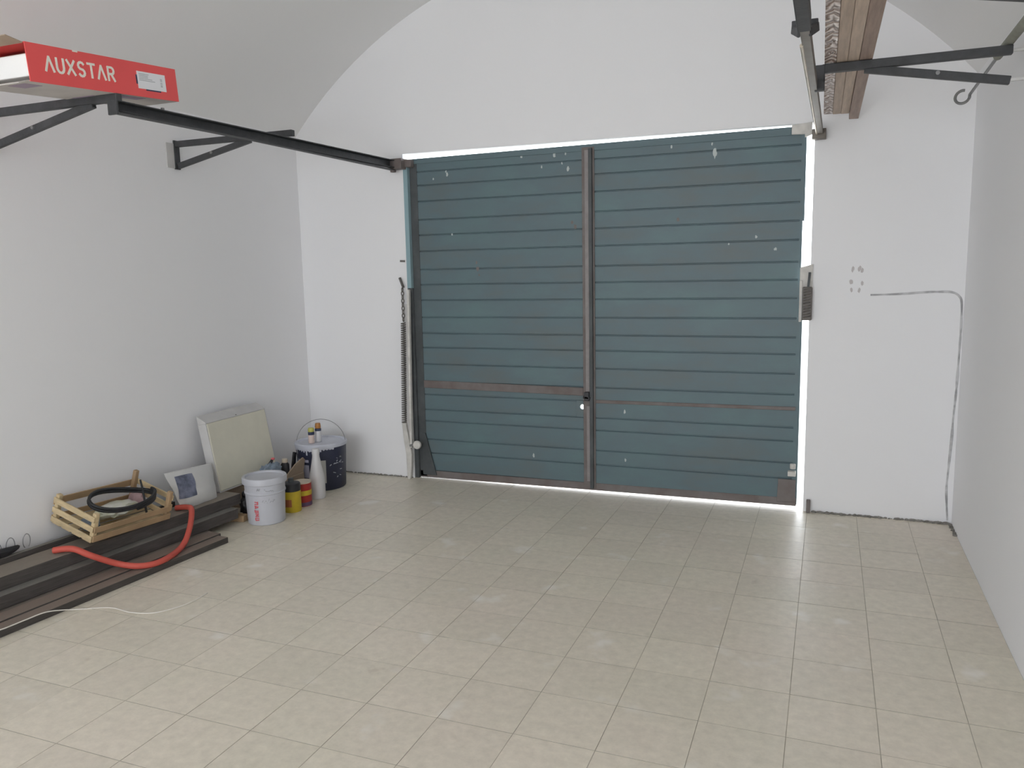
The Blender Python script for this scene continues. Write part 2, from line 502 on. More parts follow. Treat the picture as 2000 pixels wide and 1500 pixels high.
r_ = rest.build('tile_field', M['tile'], floor); r_['kind'] = 'stuff'

m = MB(); m.box(-14, 14, YB + WT, 30, -0.2, -0.005)
structure(m.build('ground_outside', M['concrete']), 'sunlit pavement outside the garage door')

# marks on the far wall, right of the door
pts = [(0.235, 1.405), (0.40, 1.41), (0.52, 1.418), (0.60, 1.421), (0.675, 1.418), (0.715, 1.395), (0.731, 1.35), (0.735, 1.21), (0.733, 1.03), (0.73, 0.84), (0.722, 0.66), (0.720, 0.53), (0.712, 0.34), (0.708, 0.21), (0.722, 0.02)]
m = MB()
sp_ = spline([(x, YB + 0.0045, z) for x, z in pts], 8)
m.tube(sp_, [0.007 + 0.005 * abs(noise.noise(p * 9)) for p in sp_], n=8)
m.build('filled_cable_chase', M['crack'], wall_back)['label'] = 'dark grey filled cable chase turning down beside the corner'
m = MB()
for k in range(10):
    a, b = 0.15 + random.uniform(-.035, .04), 1.50 + random.uniform(-.07, .07)
    m.blob((a, YB, b), (0.009, 0.0012, 0.016), sub=1, amp=0.5, seed=k)
mk = m.build('socket_scar', M['scar'], wall_back); mk['label'] = 'scarred patch where a socket was removed'; mk['kind'] = 'stuff'
# crumbs along foot of walls
m = MB()
for k in range(320):
    if k < 220:
        px, py = random.uniform(-0.05, 0.735), YB - abs(random.gauss(0, 0.008)) - 0.003
        if px > 0.62: py -= abs(random.gauss(0, 0.01))
    elif k < 240:
        px, py = XR - abs(random.gauss(0, 0.004)) - 0.004, random.uniform(5.15, 5.38)
    else:
        px, py = random.uniform(-3.7, -3.0), YB - abs(random.gauss(0, 0.006)) - 0.003
    s_ = random.uniform(0.003, 0.010)
    m.blob((px, py, s_ * 0.4), (s_ * 1.6, s_, s_ * 0.9), sub=1, amp=0.5, seed=k)
tag(m.build('plaster_crumbs', M['dirt']), 'dark crumbs of plaster and dirt along the foot of the end wall', 'debris', kind='stuff')

# ------------------------------------------------------------------ garage door
door = structure(empty('door_1', (-1.566, YB, 0)), 'blue green up and over garage door of horizontal ribbed sheets')
DY = YB + 0.030         # face of the slats
DX0, DX1 = -2.945, -0.160
def dpart(mb, name, mt, **k):
    o = mb.build(name, mt, **k); o.parent = door; o.location = (1.566, -YB, 0); return o
lines = [2.405, 2.336, 2.237, 2.121, 1.987, 1.873, 1.754, 1.617, 1.504, 1.387, 1.258, 1.136, 1.027, 0.900, 0.764, 0.664, 0.546, 0.456, 0.310, 0.204, 0.062]
def slat(x0, x1, z0, z1, hole=None):
    m = MB(); g = 0.0; c = 0.008; t = 0.022
    prof = [(DY + t, z0), (DY + c, z0), (DY + c, z0 + 0.002), (DY, z0 + 0.006), (DY, z1 - 0.006), (DY + c, z1 - 0.002), (DY + c, z1), (DY + t, z1)]
    if not hole:
        m.prism(prof, x0, x1, 'x')
        return m
    hx, hz, r = hole
    m.prism(prof, x0, hx - 0.045, 'x'); m.prism(prof, hx + 0.045, x1, 'x')
    n = 24; ring = []; sq = []
    a0, a1, b0, b1 = hx - 0.045, hx + 0.045, z0 + g, z1 - g
    for k in range(n):
        a = 2 * math.pi * k / n; ca, sa = math.cos(a), math.sin(a)
        ring.append((hx + r * ca, hz + r * sa))
        s_ = min(((a1 - hx) / ca if ca > 1e-6 else (a0 - hx) / ca if ca < -1e-6 else 1e9), ((b1 - hz) / sa if sa > 1e-6 else (b0 - hz) / sa if sa < -1e-6 else 1e9))
        sq.append((hx + s_ * ca, hz + s_ * sa))
    vs = [(x, DY + 0.001, z) for x, z in ring] + [(x, DY + 0.001, z) for x, z in sq] + [(x, DY + t, z) for x, z in ring] + [(x, DY + t, z) for x, z in sq]
    fs = []
    for k in range(n):
        l = (k + 1) % n
        fs += [(k, l, n + l, n + k), (2 * n + k, 2 * n + l, 3 * n + l, 3 * n + k), (k, l, 2 * n + l, 2 * n + k), (n + k, n + l, 3 * n + l, 3 * n + k)]
    m.add(vs, fs)
    return m
XP0, XP1 = -1.609, -1.520
for k in range(len(lines) - 1):
    z1, z0 = lines[k], lines[k + 1]
    dpart(slat(DX0 + 0.055, XP0 + 0.01, z0, z1), 'slat', M['door']) if not (z0 < 0.655 < z1) else \
        dpart(slat(DX0 + 0.055, XP0 + 0.01, z0, z1, (-1.607 - 0.012, 0.655 if z1 - 0.655 > 0.02 else 0.62, 0.018)), 'slat', M['door'])
    dpart(slat(XP1 - 0.01, DX1 - 0.012, z0, z1), 'slat', M['door'])
# closed back plate of each sheet is the slats; frame members:
m = MB(); m.prism([(DX0, 2.395), (DX1, 2.395), (DX1, 2.446), (DX0, 2.432)], DY - 0.006, DY + 0.03); dpart(m, 'top_rail', M['door_paint'], bevel=0.002)
m = MB(); m.prism([(DX0, 0.005), (DX1, 0.021), (DX1, 0.074), (DX0, 0.060)], DY - 0.004, DY + 0.03); dpart(m, 'bottom_rail', M['door_brown'], bevel=0.002)
m = MB(); m.box(DX0, DX0 + 0.060, DY - 0.004, DY + 0.03, 0.014, 2.42); dpart(m, 'stile', M['door_dark'], bevel=0.002)
m = MB()
m.box(DX1 - 0.030, DX1 + 0.004, DY + 0.0005, DY + 0.03, 0.03, 1.50); m.box(DX1 - 0.030, DX1 - 0.014, DY + 0.0005, DY + 0.03, 1.50, 1.87)
m.box(DX1 - 0.030, DX1 - 0.002, DY + 0.0005, DY + 0.03, 1.87, 2.42)
dpart(m, 'stile', M['door_paint'])
m = MB(); m.box(XP0, XP1, DY - 0.008, DY + 0.03, 0.03, 2.42); dpart(m, 'centre_post', M['door_brown'], bevel=0.002)
m = MB(); m.box(XP0 + 0.052, XP1 - 0.012, DY - 0.030, DY - 0.008, 0.03, 2.41); dpart(m, 'post_rib', M['door_dark'], bevel=0.002)
m = MB(); m.box(XP0 + 0.022, XP0 + 0.050, DY - 0.014, DY - 0.008, 0.72, 2.40); dpart(m, 'post_strip', M['door_strip'])
m = MB(); m.box(XP0 + 0.026, XP0 + 0.050, DY - 0.014, DY - 0.008, 0.08, 0.63); dpart(m, 'post_strip', M['door_strip'])
m = MB(); m.prism([(DX0 + .06, 0.716), (XP0, 0.702), (XP0, 0.760), (DX0 + .06, 0.774)], DY - 0.010, DY + 0.005); dpart(m, 'mid_rail', M['door_brown'], bevel=0.003)
m = MB(); m.prism([(XP1, 0.652), (DX1 - .02, 0.660), (DX1 - .02, 0.684), (XP1, 0.676)], DY - 0.007, DY + 0.005); dpart(m, 'mid_rail', M['door_brown'], bevel=0.003)
# lock latch beside the keyhole
m = MB(); m.box(-1.592, -1.556, DY - 0.05, DY - 0.008, 0.672, 0.735); m.bar((-1.60, DY - 0.04, 0.70), (-1.55, DY - 0.04, 0.69), 0.02, 0.02)
dpart(m, 'latch', M['black_plastic'], bevel=0.004)
# gussets and corner plates
m = MB(); m.prism([(DX0 + 0.03, 0.03), (DX0 + 0.145, 0.03), (DX0 + 0.060, 0.36), (DX0 + 0.03, 0.36)], DY - 0.016, DY - 0.004); dpart(m, 'gusset', M['door_dark'], bevel=0.002)
m = MB(); m.prism([(DX1 - 0.12, 0.045), (DX1 - 0.005, 0.05), (DX1 - 0.005, 0.20), (DX1 - 0.115, 0.20)], DY - 0.012, DY - 0.002); dpart(m, 'gusset', M['door_brown'], bevel=0.002)
m = MB(); m.prism([(-0.25, 2.452), (-0.13, 2.462), (-0.13, 2.388), (-0.172, 2.372), (-0.172, 2.392), (-0.25, 2.395)], DY - 0.035, DY - 0.022); m.box(-0.20, -0.15, DY - 0.03, DY, 2.395, 2.43)
dpart(m, 'corner_plate', M['white_paint'], bevel=0.003)
m = MB(); m.box(-0.215, -0.165, DY - 0.045, DY - 0.004, 0.23, 0.262); m.lathe([(0, -0.016), (0.018, -0.016), (0.018, 0.016), (0, 0.016)], 14, (-0.185, DY - 0.03, 0.295))
dpart(m, 'roller_bracket', M['white_paint'], bevel=0.002)
m = MB(); m.box(-2.975, -2.905, DY - 0.055, DY - 0.004, 2.37, 2.425); dpart(m, 'corner_plate', M['door_brown'], bevel=0.003)
# teal frame post on the hinge side of the opening
m = MB(); m.box(OX0 + 0.002, DX0 - 0.003, YB - 0.006, YB + 0.05, 1.48, 2.43); dpart(m, 'frame_post', M['teal'], bevel=0.002)
m = MB(); m.box(OX0 + 0.002, DX0 - 0.003, YB + 0.010, YB + 0.05, 0.0, 1.48); dpart(m, 'frame_post', M['door_dark'], bevel=0.002)
# splashes of paint on the sheets
m = MB()
for k, (x, z, s_) in enumerate([(-2.636, 2.304, .013), (-2.645, 2.325, .008), (-2.75, 2.278, .008), (-2.61, 1.869, .010), (-2.053, 2.39, .012), (-1.808, 2.385, .012), (-1.902, 2.31, .007), (-1.709, 2.285, .015), (-1.753, 2.325, .007), (-1.726, 2.39, .010), (-0.718, 2.321, .020), (-0.736, 2.38, .008), (-1.311, 0.60, .010), (-1.304, 0.25, .009), (-1.997, 0.24, .010), (-0.997, 2.38, .008), (-0.45, 1.78, .010), (-0.33, 1.70, .013), (-0.62, 1.74, .007)]):
    m.blob((x, DY, z), (s_ * 0.7, 0.0016, s_ * random.uniform(.8, 1.5)), sub=2, amp=0.7, freq=2.5, seed=k * 3.1)
o = dpart(m, 'paint_splash', M['splat']); o['kind'] = 'stuff'
m = MB()
for k, (x, z, s_) in enumerate([(-2.418, 1.66, .010), (-2.41, 1.615, .013), (-2.40, 1.57, .006), (-1.684, 1.92, .010), (-1.66, 1.89, .012), (-0.95, 1.91, .010)]):
    m.blob((x, DY, z), (s_ * 0.9, 0.0014, s_ * 1.3), sub=2, amp=0.7, freq=2.5, seed=k * 5.3)
o = dpart(m, 'rust_spot', M['door_brown']); o['kind'] = 'stuff'

# ------------------------------------------------------------------ balance springs on the jambs
def helix(x, y, z0, z1, r, turns, n=12):
    N = int(turns * n)
    return [(x + r * math.cos(2 * math.pi * k / n), y + r * math.sin(2 * math.pi * k / n), z0 + (z1 - z0) * k / N) for k in range(N + 1)]
t = thing('balance_spring', 'balance spring and white painted lever on the jamb left of the garage door', 'spring', (-3.0, YB - 0.03, 0))
def tp(mb, name, mt, **k):
    o = mb.build(name, mt, **k); o.parent = t; o.location = tuple(-c for c in t.location); return o
yj = YB - 0.035
m = MB(); m.bar((-2.957, yj, 1.47), (-2.982, yj, 0.25), 0.020, 0.03, (0, 1, 0)); tp(m, 'lever', M['white_paint'], bevel=0.004)
m = MB(); m.bar((-2.990, yj + 0.012, 1.36), (-3.012, yj + 0.012, 0.22), 0.034, 0.008, (0, 1, 0)); tp(m, 'back_plate', M['grey_paint'], bevel=0.002)
m = MB(); m.tube([(x - 0.026 * (1.22 - z) / 0.78 + 0.0, y, z) for x, y, z in helix(-3.012, yj - 0.002, 0.44, 1.22, 0.016, 46)], 0.0048, n=6); tp(m, 'coil', M['spring'], smooth=True)
m = MB()
for k in range(9):
    z = 1.245 + k * 0.028
    ring = [(-3.010 + (0.010 * math.cos(a) if k % 2 else 0), yj + (0 if k % 2 else 0.010 * math.cos(a)), z + 0.017 * math.sin(a)) for a in [2 * math.pi * q / 12 for q in range(12)]]
    m.tube(ring, 0.0042, n=6, closed=True)
tp(m, 'chain', M['spring'], smooth=True)
m = MB(); m.prism([(-3.052, 0.445), (-3.018, 0.445), (-2.985, 0.26), (-2.975, 0.19), (-2.985, 0.06), (-2.995, 0.0), (-3.020, 0.0), (-3.025, 0.20), (-3.040, 0.30)], yj - 0.018, yj + 0.012); tp(m, 'foot', M['white_paint'], bevel=0.005)
m = MB(); m.lathe([(0.004, -0.012), (0.03, -0.012), (0.034, 0), (0.03, 0.012), (0.004, 0.012)], 18)
o = m.build('roller', M['white_paint'], t, smooth=True); o.rotation_euler = (math.radians(90), 0, 0); o.location = Vector((-2.908, yj - 0.045, 0.285)) - t.location
m = MB(); m.bar((-2.985, yj - 0.02, 0.27), (-2.90, yj - 0.03, 0.285), 0.016, 0.016); tp(m, 'axle', M['grey_metal'])
m = MB(); m.bar((-3.035, yj + 0.01, 1.56), (-3.0, yj, 1.485), 0.014, 0.014); tp(m, 'hook', M['spring'])
m = MB(); m.bar((-3.035, yj + .028, 1.685), (-2.995, yj + .028, 1.683), 0.006, 0.014); tp(m, 'nail', M['spring'])

t = thing('balance_spring', 'grey brown spring housing over the bright gap right of the garage door', 'spring', (-0.1, YB - 0.03, 0))
m = MB(); m.box(-0.158, -0.098, yj - 0.015, yj + 0.015, 1.25, 1.46); tp(m, 'housing', M['spring'], bevel=0.008)
m = MB(); m.tube(helix(-0.128, yj - 0.017, 1.26, 1.45, 0.018, 11), 0.005, n=6); tp(m, 'coil', M['spring'], smooth=True)
m = MB(); m.bar((-0.125, yj, 1.45), (-0.118, yj, 1.55), 0.014, 0.014); tp(m, 'hook', M['door_dark'])
m = MB(); m.prism([(-0.176, 1.44), (-0.10, 1.44), (-0.10, 1.60), (-0.176, 1.58)], yj + 0.016, yj + 0.030); m.box(-0.176, -0.160, yj + 0.0, yj + 0.03, 1.24, 1.5); tp(m, 'back_plate', M['white_paint'], bevel=0.003)
m = MB(); m.box(-0.095, -0.070, yj, yj + 0.028, 0.0, 0.085); tp(m, 'floor_stop', M['door_brown'], bevel=0.004)

# ------------------------------------------------------------------ guide rails
def channel(mb, p0, p1, w, h, tk, open_side):
    """C profile between two points running along y, open towards +1/-1 x"""
    p0, p1 = Vector(p0), Vector(p1)
    o = open_side
    mb.bar(p0 + Vector((-o * (w - tk) / 2, 0, 0)), p1 + Vector((-o * (w - tk) / 2, 0, 0)), tk, h)
    for s_ in (-1, 1):
        mb.bar(p0 + Vector((o * tk / 2, 0, s_ * (h - tk) / 2)), p1 + Vector((o * tk / 2, 0, s_ * (h - tk) / 2)), w - tk, tk)
t = thing('guide_rail', 'dark steel guide rail along the long wall, running to the door left corner', 'rail', (-3.03, 2.83, 2.35))
m = MB(); channel(m, (-3.03, 2.83, 2.366), (-3.03, 5.34, 2.392), 0.045, 0.056, 0.005, 1)
m.box(-3.05, -3.012, 2.84, 5.33, 2.347, 2.352)
tp(m, 'channel', M['iron'])
m = MB(); m.bar((-3.03, 2.825, 2.33), (-3.03, 2.825, 2.405), 0.055, 0.012, (0, 1, 0)); tp(m, 'end_plate', M['iron'], bevel=0.002)
m = MB(); m.box(-3.07, -2.955, 5.315, YB - 0.002, 2.355, 2.43); m.lathe([(0, -.012), (.022, -.012), (.022, .012), (0, .012)], 14, (-3.03, 5.33, 2.345)); tp(m, 'wall_cleat', M['door_brown'], bevel=0.004)
m = MB(); m.lathe([(0, 0), (0.009, 0), (0.009, 0.012), (0, 0.012)], 6, (-3.03, 3.12, 2.398)); tp(m, 'bolt', M['grey_metal'])

t = thing('guide_rail', 'worn tan guide rail above the door right corner beside the planks', 'rail', (-0.09, 2.85, 2.35))
m = MB(); channel(m, (-0.105, 2.80, 2.375), (-0.085, 5.37, 2.400), 0.030, 0.046, 0.005, -1); tp(m, 'channel', M['tan_steel'])
m = MB(); m.tube([(-0.1195, 3.1, 2.356), (-0.1115, 4.2, 2.367), (-0.103, 5.34, 2.379)], 0.0065, n=10); tp(m, 'highlight_bead', M['edge_highlight'], smooth=True)  # added bead whose pale colour draws the highlight on the channel's left edge
m = MB(); m.box(-0.150, -0.065, 3.02, 3.05, 2.395, 2.42); m.bar((-0.148, 3.05, 2.40), (-0.122, 2.95, 2.36), 0.010, 0.03); m.bar((-0.066, 3.05, 2.40), (-0.088, 2.95, 2.36), 0.010, 0.03); tp(m, 'hanger', M['iron'], bevel=0.003)
m = MB(); m.box(-0.13, -0.05, 5.33, YB - 0.002, 2.35, 2.41); tp(m, 'wall_cleat', M['tan_steel'], bevel=0.004)
m = MB(); m.box(-0.126, -0.084, 2.45, 2.90, 2.348, 2.402); tp(m, 'end_sleeve', M['iron'], bevel=0.004)

# ------------------------------------------------------------------ wall brackets
def bracket(label, wx, tipx, y, ztop, strut_x, drop, tip=False, block=0.0):
    s_ = 1 if tipx > wx else -1
    wall_x = wx; wx = wx + s_ * block
    t = thing('wall_bracket', label, 'bracket', (wx, y, ztop), group='iron brackets carrying the guide rails')
    def p(mb, name, mt, **k):
        o = mb.build(name, mt, **k); o.parent = t; o.location = (-wx, -y, -ztop); return o
    m = MB(); m.bar((wx + s_ * 0.012, y, ztop - 0.018), (tipx, y, ztop - 0.018), 0.034, 0.036); p(m, 'arm', M['iron'], bevel=0.003)
    m = MB(); m.bar((wx + s_ * 0.014, y + 0.004, ztop - drop + 0.012), (strut_x, y + 0.004, ztop - 0.034), 0.026, 0.034); p(m, 'strut', M['iron'], bevel=0.003)
    if not block:
      m = MB(); m.box(min(wx, wx + s_ * 0.012), max(wx, wx + s_ * 0.012), y - 0.022, y + 0.022, ztop - drop - 0.01, ztop + 0.005); p(m, 'wall_plate', M['iron'], bevel=0.002)
      m = MB(); m.box(min(wx, wx + s_ * 0.006), max(wx, wx + s_ * 0.006), y - 0.085, y - 0.02, ztop - drop - 0.005, ztop - 0.015); p(m, 'plaster_patch', M['grey_paint'], bevel=0.002)
    if block:
        for zz in (ztop - 0.020, ztop - drop + 0.014):
            m = MB(); m.bar((wx + s_ * 0.02, y, zz), (wall_x, y, zz), 0.014, 0.012); p(m, 'wall_lug', M['grey_paint'], bevel=0.002)
    if tip:
        m = MB(); m.box(tipx - 0.03, tipx + 0.012, y - 0.02, y + 0.02, ztop - 0.11, ztop - 0.002); p(m, 'tip_plate', M['iron'], bevel=0.004)
    m = MB()
    m.lathe([(0, -.004), (.009, -.004), (.009, .004), (0, .004)], 8, (0, 0, 0))
    o = m.build('bolt', M['grey_metal'], t); o.rotation_euler = (math.radians(90), 0, 0)
    o.location = ((strut_x + wx) / 2 - wx, -0.013, -drop / 2 - 0.008)
    return t
bracket('triangular iron bracket on the long wall nearest the garage door', XL, -3.02, 4.13, 2.458, -3.34, 0.165)
bracket('triangular iron bracket under the red carton', XL, -3.0, 2.835, 2.424, -3.16, 0.20)
bracket('triangular iron bracket on the right wall carrying the planks', XR, -0.062, 3.95, 2.470, 0.11, 0.150, tip=True, block=0.068)
bracket('iron bracket at the top edge of the picture above the tan rail', XR, -0.12, 2.825, 2.468, 0.10, 0.165)

# ------------------------------------------------------------------ red carton on the left bracket
tilt = math.atan2(0.063, 0.79)
t = thing('carton', 'red printed AUXSTAR carton with white foam at its open end', 'box', (-3.0, 2.402, 2.387), (tilt, 0, 0))
L, W, Hh, tk = 0.80, 0.30, 0.150, 0.004
m = MB(); m.box(-tk, 0, 0, L, 0, Hh); m.build('front_panel', M['red_print'], t)
m = MB(); m.box(-W, -tk, 0, L, 0, tk); m.build('bottom_panel', M['card_pale'], t)
m = MB(); m.box(-W, -tk, 0, L, Hh - tk, Hh); m.build('top_panel', M['red_print'], t)
m = MB(); m.box(-W, -W + tk, 0, L, tk, Hh - tk); m.build('back_panel', M['red_print'], t)
m = MB(); m.box(-W + tk, -tk, L - tk, L, tk, Hh - tk); m.build('end_panel', M['red_print'], t)
m = MB(); m.bar((-W / 2, -0.004, Hh - 0.004), (-W / 2, -0.075, Hh + 0.012), W - 0.01, 0.004, (0, 0, 1)); m.build('flap', M['card'], t)
m = MB(); m.bar((-W / 2, -0.002, 0.004), (-W / 2, -0.05, -0.010), W - 0.01, 0.004, (0, 0, 1)); m.build('flap', M['card_pale'], t)
m = MB(); m.box(-W + 0.008, -0.008, 0.006, 0.10, 0.022, 0.108); m.build('foam_block', M['foam'], t, bevel=0.006)
m = MB(); m.box(-W + 0.008, -0.008, 0.10, L - 0.01, 0.006, 0.135); m.build('contents', M['card'], t)
# lettering as strokes in (y, z) on the red face
def strokes(mb, polys, x, oy, oz, sy, sz, wd, th=0.0012):
    for poly in polys:
        x += 0.0002
        pts = [Vector((oy + a * sy, oz + b * sz)) for a, b in poly]
        for a, b in zip(pts[:-1], pts[1:]):
            d = (b - a).normalized() * wd * 0.3
            x += 0.00006
            mb.bar((x, a.x - d.x, a.y - d.y), (x, b.x + d.x, b.y + d.y), wd, th * 2, (1, 0, 0))
def arcp(cx, cy, rx, ry, a0, a1, n=8):
    return [(cx + rx * math.cos(math.radians(a0 + (a1 - a0) * k / n)), cy + ry * math.sin(math.radians(a0 + (a1 - a0) * k / n))) for k in range(n + 1)]
LET = {
    'A': [[(0.02, 0), (0.5, 1)], [(0.5, 1), (0.98, 0)]],
    'U': [[(0.1, 1), (0.1, 0.35)] + arcp(0.5, 0.35, 0.4, 0.35, 180, 360) + [(0.9, 1)]],
    'X': [[(0.05, 0), (0.95, 1)], [(0.05, 1), (0.95, 0)]],
    'S': [arcp(0.5, 0.75, 0.36, 0.25, 30, 270) + arcp(0.5, 0.25, 0.36, 0.25, 90, -150)],
    'T': [[(0.05, 1), (0.95, 1)], [(0.5, 1), (0.5, 0)]],
    'R': [[(0.12, 0), (0.12, 1), (0.5, 1)] + arcp(0.55, 0.75, 0.33, 0.25, 90, -90) + [(0.12, 0.5)], [(0.5, 0.5), (0.92, 0)]],
}
m = MB(); yy = 0.078
for ch in 'AUXSTAR':
    strokes(m, LET[ch], 0.0, yy, 0.050, 0.040, 0.056, 0.0095); yy += 0.0515
m.build('lettering', M['white_print'], t)
m = MB(); m.box(0, 0.0018, 0.555, 0.725, 0.036, 0.112); lb = m.build('shipping_label', M['label'], t); lb['label'] = 'white shipping label with bar code'
m = MB()
for k in range(5):
    m.box(0.0018, 0.0024, 0.565, 0.565 + random.uniform(.05, .10), 0.100 - k * 0.007, 0.1025 - k * 0.007)
for k in range(9):
    m.box(0.0018, 0.0024, 0.692, 0.704, 0.055 + k * 0.0045, 0.055 + k * 0.0045 + random.choice((.0012, .0026)))
m.build('print', M['grey_print'], lb)['kind'] = 'stuff'
m = MB(); m.box(0, 0.001, 0.547, 0.56, 0.055, 0.095); m.box(0, 0.001, 0.60, 0.69, 0.030, 0.037); m.build('logo_roundel', M['navy_print'], t)
for q_ in ((-0.16, -0.06, 0.02, 0.10), (-0.25, -0.12, 0.40, 0.46), (-0.09, -0.03, 0.45, 0.62)):
    m = MB(); m.box(*q_, -0.0012, 0); m.build('underside_print', M['purple_print'], t)
m = MB(); m.box(-0.004, 0.0012, 0.22, 0.245, Hh - 0.006, Hh + 0.0008); m.build('tape_scrap', M['white_print'], t)

# ------------------------------------------------------------------ planks stored on the right bracket
ygen = 3.95; zb = 2.4725
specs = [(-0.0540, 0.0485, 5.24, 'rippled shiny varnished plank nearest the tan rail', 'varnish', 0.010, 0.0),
         (-0.0045, 0.0440, 5.26, 'sawn plank second from the tan rail', 'plank', 0.010, 0.0),
         (0.0405, 0.0450, 5.27, 'sawn plank third from the tan rail', 'plank', 0.010, 0.0),
         (0.0874, 0.0530, 5.36, 'darker sawn plank farthest from the tan rail, reaching nearest the end wall', 'plank_dark', 0.010, -0.014)]
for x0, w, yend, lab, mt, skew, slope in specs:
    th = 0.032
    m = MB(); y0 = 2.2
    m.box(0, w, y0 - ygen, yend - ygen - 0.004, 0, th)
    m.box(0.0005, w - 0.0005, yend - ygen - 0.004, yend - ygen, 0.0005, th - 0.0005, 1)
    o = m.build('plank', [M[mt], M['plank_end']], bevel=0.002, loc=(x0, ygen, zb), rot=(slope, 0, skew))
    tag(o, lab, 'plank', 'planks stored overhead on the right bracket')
# long pole with a hook, lying on the same bracket
t = thing('hooked_pole', 'grey pole with a metal hook lying along the right wall on the bracket', 'pole', (0.655, 4.0, 2.49))
m = MB(); m.tube([(0.655, 2.6, 2.4905), (0.655, 4.22, 2.4905)], 0.019, n=12); tp(m, 'handle', M['wood_pole'], smooth=True)
m = MB()
hk = [(0.655, 4.22, 2.4885), (0.655, 4.98, 2.470)] + [(0.655 - 0.034 + 0.034 * math.cos(a), 4.98 + 0.03 * math.sin(a), 2.470 - 0.028 * math.sin(a) - 0.01) for a in [math.radians(k) for k in range(10, 281, 15)]]
m.tube(hk, 0.0075, n=8); tp(m, 'hook', M['grey_metal'], smooth=True)

# ------------------------------------------------------------------ beams and boards along the long wall
YAW = -math.atan(0.0706)
def beam(name, label, xf, w, z0, z1, y0, y1, mt, cat='beam', notch=False):
    """front face xf at y=3.0; beam frame is turned by YAW"""
    m = MB(); a = (y0 - 3.0) / math.cos(YAW); b = (y1 - 3.0) / math.cos(YAW)
    N = 14; vs = []; fs = []
    for k in range(N + 1):
        y = a + (b - a) * k / N
        q = 0.003 * noise.noise(Vector((xf * 9, y * 1.7, z0 * 7)))
        vs += [(-w, y, 0), (q, y, 0), (q, y, z1 - z0), (-w, y, z1 - z0)]
    for k in range(N):
        for j in range(4):
            fs.append((k * 4 + j, k * 4 + (j + 1) % 4, k * 4 + 4 + (j + 1) % 4, k * 4 + 4 + j))
    fs += [(0, 1, 2, 3), (N * 4, N * 4 + 3, N * 4 + 2, N * 4 + 1)]
    m.add(vs, fs)
    o = m.build(name, M[mt], bevel=0.003, loc=(xf, 3.0, z0), rot=(0, 0, YAW))
    return tag(o, label, cat, 'timber stacked along the long wall')
beam('board', 'flat brown board at the front of the pile, nearest the white cord', -3.385, 0.080, 0.0, 0.036, 2.0, 3.69, 'board_warm', 'board')
beam('board', 'flat grey brown board second from the front of the pile', -3.468, 0.095, 0.0, 0.042, 2.0, 3.72, 'board_warm', 'board')
beam('board', 'flat dark board half under the dusty beam', -3.566, 0.150, 0.0, 0.040, 2.0, 3.74, 'board', 'board')
beam('board', 'flat board under the back of the timber pile', -3.720, 0.120, 0.0, 0.040, 2.05, 3.74, 'board', 'board')
beam('beam', 'dark beam with dusty pale top in the middle of the pile', -3.590, 0.230, 0.042, 0.108, 2.0, 4.0, 'beam')
beam('beam', 'dark upper beam carrying the wooden crate', -3.655, 0.170, 0.108, 0.176, 2.0, 4.10, 'beam_tan')
beam('beam', 'thin dark board on edge at the back of the pile against the wall', -3.842, 0.030, 0.0, 0.200, 2.35, 3.75, 'beam')
m = MB(); m.box(-0.055, 0.055, -0.03, 0.03, 0, 0.042); tag(m.build('timber_offcut', M['pine_dark'], bevel=0.004, loc=(-3.575, 4.065, 0.0), rot=(0, 0, math.radians(8))), 'short pale timber offcut at the end of the beams', 'offcut')

# ------------------------------------------------------------------ wooden crate
crot = Matrix.Rotation(-0.0177, 3, 'Z') @ Matrix.Rotation(-0.0492, 3, 'X') @ Matrix.Rotation(0.2872, 3, 'Y')
t = thing('crate', 'slatted pine fruit crate leaning on the wall above the beams', 'crate', (-3.617, 2.980, 0.202))
t.rotation_mode = 'QUATERNION'
t.rotation_quaternion = crot.to_quaternion()
CW, CL, CH = 0.310, 0.53, 0.155
# local: x from -CW to 0, y 0..CL, z up
for x in (-CW + 0.014, -0.014):
    for y in (0.014, CL - 0.014):
        m = MB(); hgt = CH + (0.050 if y > 0.1 and x < -0.1 else 0.022 if y > 0.1 else 0.012)
        m.box(x - 0.013, x + 0.013, y - 0.013, y + 0.013, 0.004, hgt)
        m.build('post', M['pine_dark'] if y > 0.1 else M['pine'], t, bevel=0.004)
for y in (-0.004, CL + 0.004):
    for k in range(3):
        m = MB(); z = 0.006 + k * 0.056
        m.box(-CW, 0, y - 0.004, y + 0.004, z, z + 0.032); m.build('end_slat', M['pine'], t, bevel=0.002)
for x in (-CW - 0.004, 0.004):
    zz = ((0.006, 0.040), (0.100, 0.140)) if x < -0.1 else ((0.006, 0.042), (0.058, 0.092))
    for z0, z1 in zz:
        m = MB(); m.box(x - 0.0035, x + 0.0035, 0.0, CL, z0, z1); m.build('side_slat', M['pine_dark'], t, bevel=0.002)
for k in range(4):
    m = MB(); x = -CW + 0.004 + k * 0.078; m.box(x, x + 0.062, 0.0, CL, -0.003, 0.003); m.build('floor_slat', M['pine'], t)
cm = Matrix.LocRotScale(Vector((-3.617, 2.980, 0.202)), crot, None)
def cpt(x, y, z): return cm @ Vector((x, y, z))
